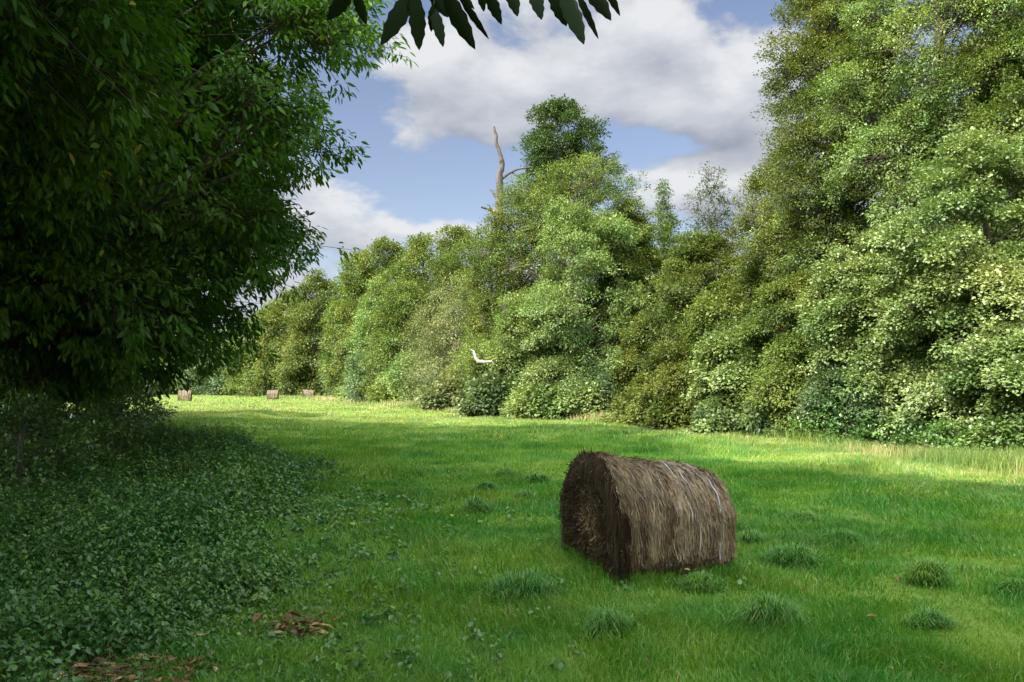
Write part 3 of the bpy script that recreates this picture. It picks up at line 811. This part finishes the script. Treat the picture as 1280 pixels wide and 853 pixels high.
    r = np.clip(.22 + rs.normal(0, .13, n) + tone * .6, 0, .9)
    r = np.where(rs.random(n) < gp * .6, rs.uniform(.93, 1, n), r)
    mb.add(V.reshape(-1, 3), f, np.repeat(r, 3))
    # thatch overhanging the near end: long straws falling over the rim
    n = strands // 4
    aa0 = rs.normal(math.pi / 2, .75, n); yy, zz = B.sec(aa0, np.full(n, .02))
    s = np.linspace(0, 1, 5)
    ln = rs.uniform(.05, .24, n)
    st = np.stack([rs.uniform(-.02, .12, n), yy, zz + rs.uniform(0, .02, n)], -1)
    side = np.sign(yy) * np.abs(yy) * .6 + rs.normal(0, .15, n)
    Pm = st[:, None] + np.stack([-(ln[:, None] * .22 * np.sin(s * 1.57)) - .01, side[:, None] * ln[:, None] * s, -ln[:, None] * s ** 1.6], -1)
    Pm = Pm + rs.normal(0, .006, Pm.shape)
    wv = np.stack([np.zeros(n), np.ones(n), rs.normal(0, .3, n)], -1)[:, None] * rs.uniform(.0016, .004, n)[:, None, None]
    V = np.stack([Pm - wv, Pm + wv], 2)
    b = np.arange(n)[:, None] * 10; k = np.arange(4)[None] * 2
    f = np.stack([b + k, b + k + 1, b + k + 3, b + k + 2], -1).reshape(-1, 4)
    mb.add(V.reshape(-1, 3), f, np.repeat(np.clip(.22 + rs.normal(0, .15, n), 0, .8), 4))
    # stray ends sticking out (fuzz)
    n = strands // 10
    aa0 = rs.uniform(-.3, math.pi + .3, n); x0 = rs.random(n) * L
    yy, zz = B.sec(aa0, x0); nr = unit(np.stack([rs.normal(0, .6, n), yy, zz - cz], -1))
    P0 = np.stack([x0, yy, zz], -1); tn = np.stack([np.zeros(n), -np.sin(aa0), np.cos(aa0)], -1) * rs.choice([-1, 1], n)[:, None]
    P1 = P0 + nr * rs.uniform(.01, .045, n)[:, None] + tn * rs.uniform(.02, .10, n)[:, None]
    sticks(mb, P0, P1, rs.uniform(.001, .002, n), .6)
    mb.build('hay', MT['hay'], root)
    # net wrap cords round the bale
    def cord(x0, w, a_from, a_to, wob, lift=.014):
        nb = MB(); m = 90
        a = np.linspace(a_from, a_to, m)
        xx = x0 + wob * np.sin(a * 2.3 + x0 * 9) + .006 * np.sin(a * 11 + x0 * 50)
        y, z = B.sec(a, np.clip(xx, 0, L)); nr = unit(np.stack([0 * y, y, z - cz], -1))
        wv = w * .33 * (1 + .3 * np.sin(a * 17 + x0 * 30))
        mid = np.stack([xx, y, z], -1) + nr * (lift * (2.2 + .8 * np.sin(a * 6 + x0 * 70)))[:, None]
        tx = np.array([1.0, 0, 0])
        V = np.concatenate([mid - tx * wv[:, None], mid + tx * wv[:, None], mid - tx * wv[:, None] - nr * .004, mid + tx * wv[:, None] - nr * .004])
        q = np.arange(m - 1)
        f = np.concatenate([np.stack([q, q + m, q + m + 1, q + 1], -1), np.stack([q + 2 * m, q + 2 * m + 1, q + 3 * m + 1, q + 3 * m], -1),
                            np.stack([q, q + 1, q + 2 * m + 1, q + 2 * m], -1), np.stack([q + m, q + 3 * m, q + 3 * m + 1, q + m + 1], -1)])
        nb.add(V, f)
        nb.build('net_cord', MT['net'], root)
    if strands > 5000:
        for (fx, w, wob, lf) in ((.16, .003, .02, .012), (.22, .003, .012, .012), (.34, .004, .02, .012), (.52, .003, .02, .013), (.56, .004, .015, .014), (.76, .003, .02, .014), (.81, .004, .02, .014), (.28, .005, .012, .010), (.40, .006, .02, .013), (.47, .004, .015, .011), (.60, .012, .03, .016), (.655, .009, .02, .017), (.70, .005, .02, .012), (.87, .014, .016, .018), (.90, .006, .02, .014)):
            cord(fx * L, w, -.35, math.pi + .45, wob, lf)
    else:
        for fx in (.2, .4, .6, .8): cord(fx * L, .02, -.3, math.pi + .3, .01, .02)
    return root
AX = R(17)
a_ = np.array([math.cos(AX), math.sin(AX)])
ce = (G(785, 727)[:2] + G(700, 690)[:2]) / 2
build_bale(ce + a_ * .00 + np.array([0, -.14]), AX, 1.12, 1.28, 1.0, .12, 'large weathered round hay bale in the near grass', 11)

def far_bale(px, pyb, D, L, rot, label, seed):
    g_ = G(px, pyb)
    return build_bale((g_[0] - math.cos(rot) * L / 2, g_[1] - math.sin(rot) * L / 2), rot, L, D, D * .98, .0, label, seed, 3500, .12, 4.0)
far_bale(341, 499.5, 1.25, 1.35, R(10), 'small far bale in the sun, one of the clear pair, farther from the hedge', 21)
far_bale(384.5, 499, 1.25, 1.3, R(25), 'small far bale in the sun, one of the clear pair, closer to the hedge', 22)
far_bale(231, 502, 1.3, 1.3, R(15), 'small far bale half hidden by hanging leaves', 23)

# ------------------------------------------------------------------ grass
rs = np.random.default_rng(99)
def left_cover(x, y):
    """> 0 where nettles and bare bank take over from grass"""
    edge = np.interp(y, [2, 4.6, 7.8, 10, 14.5, 18.5, 25, 40, 60, 200], [-1.2, -1.5, -2.1, -2.1, -3.3, -5.2, -10.2, -22, -60, -240]) + 1.2 * (n_c(x, y, .45) - .5)
    return edge - x
def hedge_edge(y):
    """x where the wood on the right begins, as a function of y"""
    return np.interp(y, [0, 10, 18, 24, 30, 36, 42, 50, 62, 78, 100, 125, 170], [14, 13.2, 11.6, 11.4, 10.6, 8.6, 5.5, 1.2, -4.5, -10.5, -21, -34, -50])
bale_c = ce + a_ * .58 + np.array([0, -.14])
def in_bale(x, y, grow=0.0):
    dx, dy = x - bale_c[0], y - bale_c[1]
    u = dx * a_[0] + dy * a_[1]; v = -dx * a_[1] + dy * a_[0]
    return (np.abs(u) < .50 + grow) & (np.abs(v) < .56 + grow)
def blades(mb, x, y, h, w_, lean, az, r, two=True):
    n = len(x); z = ground_z(x, y) - .01
    B = np.stack([x, y, z], -1)
    d = np.stack([np.cos(az), np.sin(az), np.zeros(n)], -1)
    fa = rs.uniform(0, 2 * math.pi, n); sd_ = np.stack([np.cos(fa), np.sin(fa), np.zeros(n)], -1) * (w_ * .5)[:, None]
    up = np.array([0, 0, 1.0])
    Mi = B + d * (h * lean * .35)[:, None] + up * (h * .6)[:, None]
    Tp = B + d * (h * lean)[:, None] + up * (h * np.sqrt(np.clip(1 - (lean * .75) ** 2, .15, 1)))[:, None]
    b = np.arange(n)[:, None]
    if two:
        V = np.stack([B - sd_, B + sd_, Mi - sd_ * .8, Mi + sd_ * .8, Tp], 1)
        mb.add(V.reshape(-1, 3), b * 5 + np.array([[0, 1, 3, 2]]), r)
        k = mb.n - n * 5
        mb.f.setdefault(3, []).append(k + b * 5 + np.array([[2, 3, 4]])); mb.r.setdefault(3, []).append(r)
    else:
        V = np.stack([B - sd_, B + sd_, Tp], 1)
        mb.add(V.reshape(-1, 3), b * 3 + np.array([[0, 1, 2]]), r)
gb = MB()
def ring(y0, y1, dens, hgt, wid, two):
    hw = .80
    n = int(dens * (hw * (y1 ** 2 - y0 ** 2) + 3 * (y1 - y0)))
    y = np.sqrt(rs.random(n) * (y1 ** 2 - y0 ** 2) + y0 ** 2)
    x = (rs.random(n) * 2 - 1) * (hw * y + 1.5)
    k = (left_cover(x, y) < rs.normal(.35, .5, n)) & (x < hedge_edge(y) + .4) & ~in_bale(x, y)
    pat = n_a(x, y, .9) * .6 + n_b(x, y, 2.7) * .4
    k &= rs.random(n) < .55 + .75 * pat
    # the worn litter patch low left
    x, y, pat = x[k], y[k], pat[k]; n = len(x)
    h = hgt * (.30 + 1.6 * pat ** 1.6) * rs.uniform(.55, 1.35, n)
    az = n_c(x, y, .8) * 9 + rs.normal(0, 1.5, n)
    lean = np.clip(rs.normal(.55, .28, n) + .3 * (n_d(x, y, 1.3) - .5), .05, 1.2)
    big = n_d(x + 7, y, .22)
    r = np.clip(.46 + .35 * (big - .5) - .55 * (pat - .5) + .3 * (n_b(x, y, 1.9) - .5) + rs.normal(0, .17, n), 0, .93)
    r = np.where(rs.random(n) < .03, rs.uniform(.93, 1, n), r)
    blades(gb, x, y, h, np.full(n, wid) * rs.uniform(.6, 1.4, n), lean, az, r, two)
ring(2.4, 6.5, 6000, .10, .0055, True)
ring(6.5, 10, 3400, .10, .0075, True)
ring(10, 15, 1700, .11, .011, True)
ring(15, 25, 560, .13, .017, False)
ring(25, 45, 190, .13, .03, False)
ring(45, 90, 38, .14, .06, False)
ring(90, 190, 7, .15, .13, False)
# ring of longer grass around the foot of the bale
n = 5200
th = rs.uniform(0, 2 * math.pi, n); q = 1 + np.abs(rs.normal(0, .12, n))
u = np.sign(np.cos(th)) * np.abs(np.cos(th)) ** .5 * .56 * q; v = np.sign(np.sin(th)) * np.abs(np.sin(th)) ** .5 * .62 * q
x = bale_c[0] + u * a_[0] - v * a_[1]; y = bale_c[1] + u * a_[1] + v * a_[0]
blades(gb, x, y, rs.uniform(.06, .17, n), rs.uniform(.004, .008, n), np.clip(rs.normal(.5, .3, n), 0, 1.1), rs.uniform(0, 6.28, n), np.clip(rs.normal(.35, .15, n), 0, .9))
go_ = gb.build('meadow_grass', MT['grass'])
tag(go_, 'short lush green meadow grass covering the field', 'grass', kind='stuff')

# ------------------------------------------------------------------ tussocks
def tussock(px, py, wpx, hpx, label, seed, blue=True, lean_to=None):
    g_ = G(px, py); Y = g_[1]
    rad = wpx / 2 / F * Y * .85; hh = hpx / F * Y
    r_ = np.random.default_rng(seed + 500)
    n = int(700 + 3400 * min(rad, .6))
    th = r_.uniform(0, 2 * math.pi, n); q = np.abs(r_.normal(0, .50, n)) * rad * (1 + .35 * np.sin(2 * th + seed) + .25 * np.sin(3 * th + 2 * seed))
    x = g_[0] + np.cos(th) * q * 1.1; y = g_[1] + np.sin(th) * q * .8
    mb = MB()
    ctr = r_.normal(0, .35 * rad, (5, 2)); ci = r_.integers(0, 5, n)
    x = x * .6 + (g_[0] + ctr[ci, 0]) * .4; y = y * .6 + (g_[1] + ctr[ci, 1]) * .4
    h = hh * .72 * r_.uniform(.3, 1.2, n) * (.75 + .5 * r_.random(5)[ci]) * np.clip(1.1 - .35 * q / rad, .3, 1.2)
    az = th + r_.normal(0, 1.0, n) + .6 * np.sin(seed)
    if lean_to is not None: az = np.where(r_.random(n) < .6, lean_to + r_.normal(0, .5, n), az)
    lean = np.clip(.40 + .5 * q / rad + r_.normal(0, .2, n), .05, 1.3)
    # three-piece arching blades
    z = ground_z(x, y) - .01
    B = np.stack([x, y, z], -1); d = np.stack([np.cos(az), np.sin(az), 0 * x], -1); up = np.array([0, 0, 1.0])
    sd_ = np.stack([-np.sin(az), np.cos(az), 0 * x], -1) * (r_.uniform(.004, .008, n) * .5 * max(1, Y / 9))[:, None]
    L = h * 1.25
    p1 = B + d * (L * lean * .18)[:, None] + up * (L * .45)[:, None]
    p2 = B + d * (L * lean * .55)[:, None] + up * (L * (.80 - .12 * lean))[:, None]
    p3 = B + d * (L * lean * 1.0)[:, None] + up * (L * (.85 - .40 * lean))[:, None]
    V = np.stack([B - sd_, B + sd_, p1 - sd_, p1 + sd_, p2 - sd_ * .7, p2 + sd_ * .7, p3], 1)
    b = np.arange(n)[:, None] * 7
    rr = np.clip(r_.normal(.48, .20, n), 0, 1)
    mb.add(V.reshape(-1, 3), np.concatenate([b + np.array([[0, 1, 3, 2]]), b + np.array([[2, 3, 5, 4]])]), np.tile(rr, 2))
    k = mb.n - n * 7
    mb.f.setdefault(3, []).append(k + b + np.array([[4, 5, 6]])); mb.r.setdefault(3, []).append(rr)
    o = mb.build('grass_tussock', MT['tussock'], loc=(g_[0], g_[1], 0))
    tag(o, label, 'grass tussock', 'dark tussocks in the meadow grass')
TS = [(655, 745, 120, 42, 'wide low dark tussock left of the bale foot'),
      (762, 792, 80, 38, 'rounded tussock in front of the near corner of the bale'),
      (965, 780, 90, 46, 'tall upright tussock in the near grass right of the bale'),
      (880, 735, 90, 26, 'arching tussock pressed against the foot of the bale'),
      (990, 705, 105, 30, 'low tussock to the right of the far bottom corner of the bale'),
      (1055, 682, 80, 22, 'small tussock a little beyond the low one right of the bale'),
      (1158, 728, 80, 32, 'dark rounded tussock alone on the right'),
      (1160, 780, 90, 26, 'pale straw tinged tussock in front of the dark rounded one on the right'),
      (1268, 742, 60, 24, 'tussock cut by the right edge of the photo'),
      (940, 682, 60, 22, 'little tussock just right of the top of the bale foot'),
      (596, 640, 62, 22, 'dark tussock standing alone left of the bale, mid field'),
      (632, 596, 42, 15, 'small far tussock left of and above the bale'),
      (655, 625, 46, 14, 'small tussock between the lone dark one and the bale'),
      (672, 604, 52, 15, 'farther small tussock straight left of the bale top'),
      (608, 612, 40, 13, 'tiny tussock just beyond the lone dark one'),
      (1010, 655, 70, 16, 'thin low tussock at the shade edge right of the bale')]
for i, (px, py, wp, hp, lb) in enumerate(TS):
    tussock(px, py, wp, hp, lb, i, lean_to=None)

# ------------------------------------------------------------------ nettles, brambles, litter
def stuff_leaves(name, label, cat, n_plants, region, hfun, leaf, mat, seed, per=14, shape='round', lw=.6, stem_c='nettle', droop=.35):
    r_ = np.random.default_rng(seed)
    x, y = region(r_, n_plants)
    n = len(x); z = ground_z(x, y); h = hfun(x, y) * np.where(r_.random(n) < .12, r_.uniform(1.2, 1.9, n), r_.uniform(.45, 1.25, n))
    tilt = r_.normal(0, .16, (n, 2))
    mb = MB()
    P0 = np.stack([x, y, z], -1); P1 = P0 + np.stack([tilt[:, 0] * h, tilt[:, 1] * h, h], -1)
    sc_ = np.clip(np.hypot(x, y) / 7, 1, 3)
    sticks(mb, P0, P1, .0025 * sc_, .35)
    s = np.tile(np.linspace(.25, 1.0, per), (n, 1)) + r_.normal(0, .04, (n, per))
    base = P0[:, None] + (P1 - P0)[:, None] * s[..., None]
    aa = np.arange(per)[None] * 1.8 + r_.uniform(0, 6.28, (n, 1)) + r_.normal(0, .4, (n, per))
    D = np.stack([np.cos(aa), np.sin(aa), -droop + r_.normal(0, .25, (n, per))], -1)
    L = leaf * (1.25 - .55 * s) * r_.uniform(.7, 1.3, (n, per)) * sc_[:, None] ** .55
    Nn = np.stack([r_.normal(0, .35, (n, per)), r_.normal(0, .35, (n, per)), np.ones((n, per))], -1)
    L = L * r_.uniform(.55, 1.45, (n, 1))
    rr = np.clip(.26 + .28 * s + .35 * (n_c(x, y, 1.7)[:, None] - .5) + r_.normal(0, .15, (n, per)) + r_.normal(0, .16, (n, 1)), 0, 1)
    base = base + D * (L * .25)[..., None]
    leaves(mb, base.reshape(-1, 3), D.reshape(-1, 3), Nn.reshape(-1, 3), L.ravel(), L.ravel() * lw, shape, .2, rr.ravel(), droop=.2)
    o = mb.build(name, MT[mat])
    return tag(o, label, cat, kind='stuff')
def nettle_region(r_, n):
    y = 2.2 + (r_.random(n) ** .75) * 19
    x = -.78 * y - .3 + r_.random(n) * (.78 * y + .3 + .5)
    c = left_cover(x, y)
    bare = n_d(x + 3, y + 5, .55)
    k = (c > r_.normal(-.05, .32, n)) & (bare < .80 + r_.normal(0, .05, n))
    for (bx, by, br_) in ((G(150, 846)[0], G(150, 846)[1], .42), (G(372, 782)[0], G(372, 782)[1], .18), (G(215, 585)[0], G(215, 585)[1], 1.6), (G(160, 592)[0], G(160, 592)[1], 1.1)):
        k &= np.hypot(x - bx, (y - by)) > br_ * r_.uniform(.8, 1.1, n)
    return x[k], y[k]
stuff_leaves('nettle_patch', 'dense patch of dark green nettles spreading from the left side into the grass', 'nettles', 27000, nettle_region,
             lambda x, y: np.clip(.13 + .26 * np.clip(left_cover(x, y) / 1.2, 0, 1) + .34 * (n_a(x, y, 1.3) - .5) + .22 * (n_b(x, y, .5) - .5), .05, 1), .053, 'nettle', 51, 17, 'rhomb', .62)
# scattered weeds in the grass near the nettle edge
def weed_region(r_, n):
    x = r_.uniform(-2.6, 4.8, n); y = r_.uniform(3.6, 13, n)
    k = (left_cover(x, y) < .1) & (left_cover(x, y) > -1.1 - r_.exponential(.6, n)) & (r_.random(n) < .6) & ~in_bale(x, y, .1)
    return x[k], y[k]
stuff_leaves('weed_cover', 'scattered low broad leaved weeds mixed into the grass beside the nettles', 'weeds', 2600, weed_region, lambda x, y: .12 + 0 * x, .045, 'nettle', 52, 8, 'round', .8)

# dark bank undergrowth
def bank_region(r_, n):
    y = r_.uniform(8, 40, n); x = -.75 * y + r_.random(n) * .75 * y
    k = (left_cover(x, y) > 1.2 + r_.normal(0, .5, n) + .04 * y) & ((y > 15) | (x < -6.0)) & (n_a(x, y, .7) > .25)
    for (bx, by, br_) in ((G(215, 585)[0], G(215, 585)[1], 1.4), (G(160, 592)[0], G(160, 592)[1], 1.0)):
        k &= np.hypot(x - bx, (y - by)) > br_
    return x[k], y[k]
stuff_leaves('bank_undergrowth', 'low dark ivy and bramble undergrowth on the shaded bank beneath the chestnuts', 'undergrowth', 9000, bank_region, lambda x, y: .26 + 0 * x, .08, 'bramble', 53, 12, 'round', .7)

def bush(px, pyb, ytop, wpx, label, mat='bramble', seed=0, name='bramble_bush', cat='bramble bush', group=None, **kw):
    g_ = G(px, pyb); Y = g_[1]
    H = at(px, ytop, Y)[2]
    d = dict(boughs=34, sprays=22, per=14, leaf=max(.06, .0042 * Y), spray_r=max(.16, .011 * Y), prof='dome', lw=.7, shape='round', seed=700 + seed, group=group, z0=.05, twigs=.3, trunk_r=.03)
    d.update(kw)
    return make_tree(name, label, cat, g_[0], Y, H, wpx / 2 / F * Y, mat, **d)
LB = 'bushes on the shaded left bank'
bush(25, 640, 520, 150, 'dark bramble bush at the left edge above the nettles', seed=1, group=LB)
bush(110, 612, 545, 110, 'dark leafy bush beside the one at the left edge, just before the brown leaf litter', seed=2, group=LB)
bush(-20, 600, 440, 200, 'tall dark bush at the left edge beneath the chestnut boughs', seed=3, group=LB)
bush(90, 570, 470, 150, 'dark bush in deep shade beneath the chestnut boughs, farther off', seed=4, group=LB)
bush(150, 552, 488, 90, 'farthest dark bush on the bank where the sunlit field appears', seed=5, group=LB)
RB = 'low bushes along the foot of the right hand wood'
for i, (px, pb, yt, wp, mt, lb) in enumerate([
    (612, 521, 470, 44, 'blue', 'dark ivy clad bush below the pale broken branch'),
    (560, 513, 478, 60, 'willow', 'low grey bush beneath the willow shrub'),
    (500, 506, 480, 60, 'ash', 'low green bush left of the bush beneath the willow'),
    (466, 503.5, 478, 44, 'blue', 'low dusky bush right of the far bales'),
    (680, 523, 482, 60, 'ash_bright', 'light green bush under the left half of the central ash'),
    (735, 524, 484, 66, 'alder', 'leafy bush under the right half of the central ash'),
    (800, 530, 486, 64, 'olive', 'low olive bush right of the central ash foot'),
    (850, 536, 492, 60, 'olive', 'low olive bush above the left top of the bale'),
    (905, 542, 505, 60, 'blue', 'low bush at the dark hollow above the right end of the bale'),
    (985, 545, 480, 90, 'blue', 'grey green bush right of the dark hollow'),
    (1050, 552, 498, 80, 'bramble', 'dark bramble bush below the privet like shrub'),
    (1120, 560, 515, 80, 'bramble', 'dark bramble bush in the shade below the hazel'),
    (1190, 570, 530, 80, 'bramble', 'dark bramble bush below the big alder'),
    (1262, 577, 535, 80, 'bramble', 'dark bramble bush at the right edge of the photo')]):
    bush(px, pb, yt, wp, lb, mt, 20 + i, 'hedge_bush' if mt != 'bramble' else 'bramble_bush', 'bush' if mt != 'bramble' else 'bramble bush', RB)

# leaf litter and dry leaves
def litter():
    r_ = np.random.default_rng(8); mb = MB()
    spots = [(150, 846, .40, 260), (372, 782, .20, 70), (215, 585, 1.5, 700), (160, 592, 1.1, 350), (255, 570, .8, 150)]
    for (px, py, rad, n) in spots:
        g_ = G(px, py)
        x = g_[0] + r_.normal(0, rad * .55, n); y = g_[1] + r_.normal(0, rad * .6, n)
        z = ground_z(x, y) + r_.uniform(.005, .06, n)
        a = r_.uniform(0, 6.28, n); L = r_.uniform(.05, .15, n)
        leaves(mb, np.stack([x, y, z], -1), np.stack([np.cos(a), np.sin(a), r_.normal(.1, .25, n)], -1), np.stack([r_.normal(0, .4, n), r_.normal(0, .4, n), np.ones(n)], -1), L, L * .35, 'lance', .5, r_.random(n), droop=.15)
    n = 130; x = r_.uniform(-6, 6, n); y = r_.uniform(3.8, 13, n); k = ~in_bale(x, y, .05); x, y = x[k], y[k]; n = len(x)
    z = ground_z(x, y) + r_.uniform(.05, .10, n); a = r_.uniform(0, 6.28, n); L = r_.uniform(.03, .07, n)
    leaves(mb, np.stack([x, y, z], -1), np.stack([np.cos(a), np.sin(a), r_.normal(.1, .25, n)], -1), np.stack([r_.normal(0, .4, n), r_.normal(0, .4, n), np.ones(n)], -1), L, L * .4, 'lance', .5, r_.random(n), droop=.15)
    MT['litter'] = leaf_mat('fallen_leaf', [(0, (.07, .035, .018)), (.5, (.19, .10, .045)), (.85, (.34, .21, .09)), (1, (.42, .36, .12))], .15, .04, .5)
    tag(mb.build('leaf_litter', MT['litter']), 'brown fallen leaves lying on bare earth and among the grass', 'leaf litter', kind='stuff')
litter()
# dead stems near the worn patch
def twig_pile():
    r_ = np.random.default_rng(4)
    for (px, py, rad, n, lb) in ((150, 846, .45, 70, 'heap of dry brown stems at the bottom left edge of the photo'), (372, 782, .20, 34, 'small heap of dry brown stems at the edge of the nettles')):
        g_ = G(px, py); mb = MB(); gz = float(ground_z(g_[0], g_[1]))
        x = r_.normal(0, rad * .4, n); y = r_.normal(0, rad * .4, n); z = r_.uniform(.01, .09, n); a = r_.uniform(0, 6.28, n); L = r_.uniform(.1, .38, n)
        P0 = np.stack([x, y, z], -1); P1 = P0 + np.stack([np.cos(a) * L, np.sin(a) * L, r_.normal(.03, .05, n)], -1)
        P1[:, 2] = np.maximum(P1[:, 2], .005)
        sticks(mb, P0, P1, r_.uniform(.0015, .004, n), .6)
        o = mb.build('twig_heap', MT['hay']); o.location = (g_[0], g_[1], gz); tag(o, lb, 'twigs', 'heaps of dry stems')
twig_pile()

# dry tall grass along the foot of the wood
db = MB()
def verge():
    n = 60000
    y = np.exp(rs.uniform(math.log(14), math.log(125), n))
    x = hedge_edge(y) + rs.normal(-1.1, .45, n) * (1 + y / 60)
    k = rs.random(n) < .35 + n_a(x, y, .6)
    x, y = x[k], y[k]; n = len(x)
    h = rs.uniform(.12, .50, n) * (.5 + .9 * n_b(x, y, .5)); r = np.clip(n_c(x, y, .35) + rs.normal(-.05, .22, n), 0, 1)
    blades(db, x, y, h, .0006 * y * rs.uniform(.6, 1.4, n), np.clip(rs.normal(.35, .2, n), 0, 1), rs.uniform(0, 6.28, n), r, True)
verge()
tag(db.build('verge_grass', MT['drygrass']), 'tall dry seeding grass along the foot of the trees on the right', 'tall grass', kind='stuff')
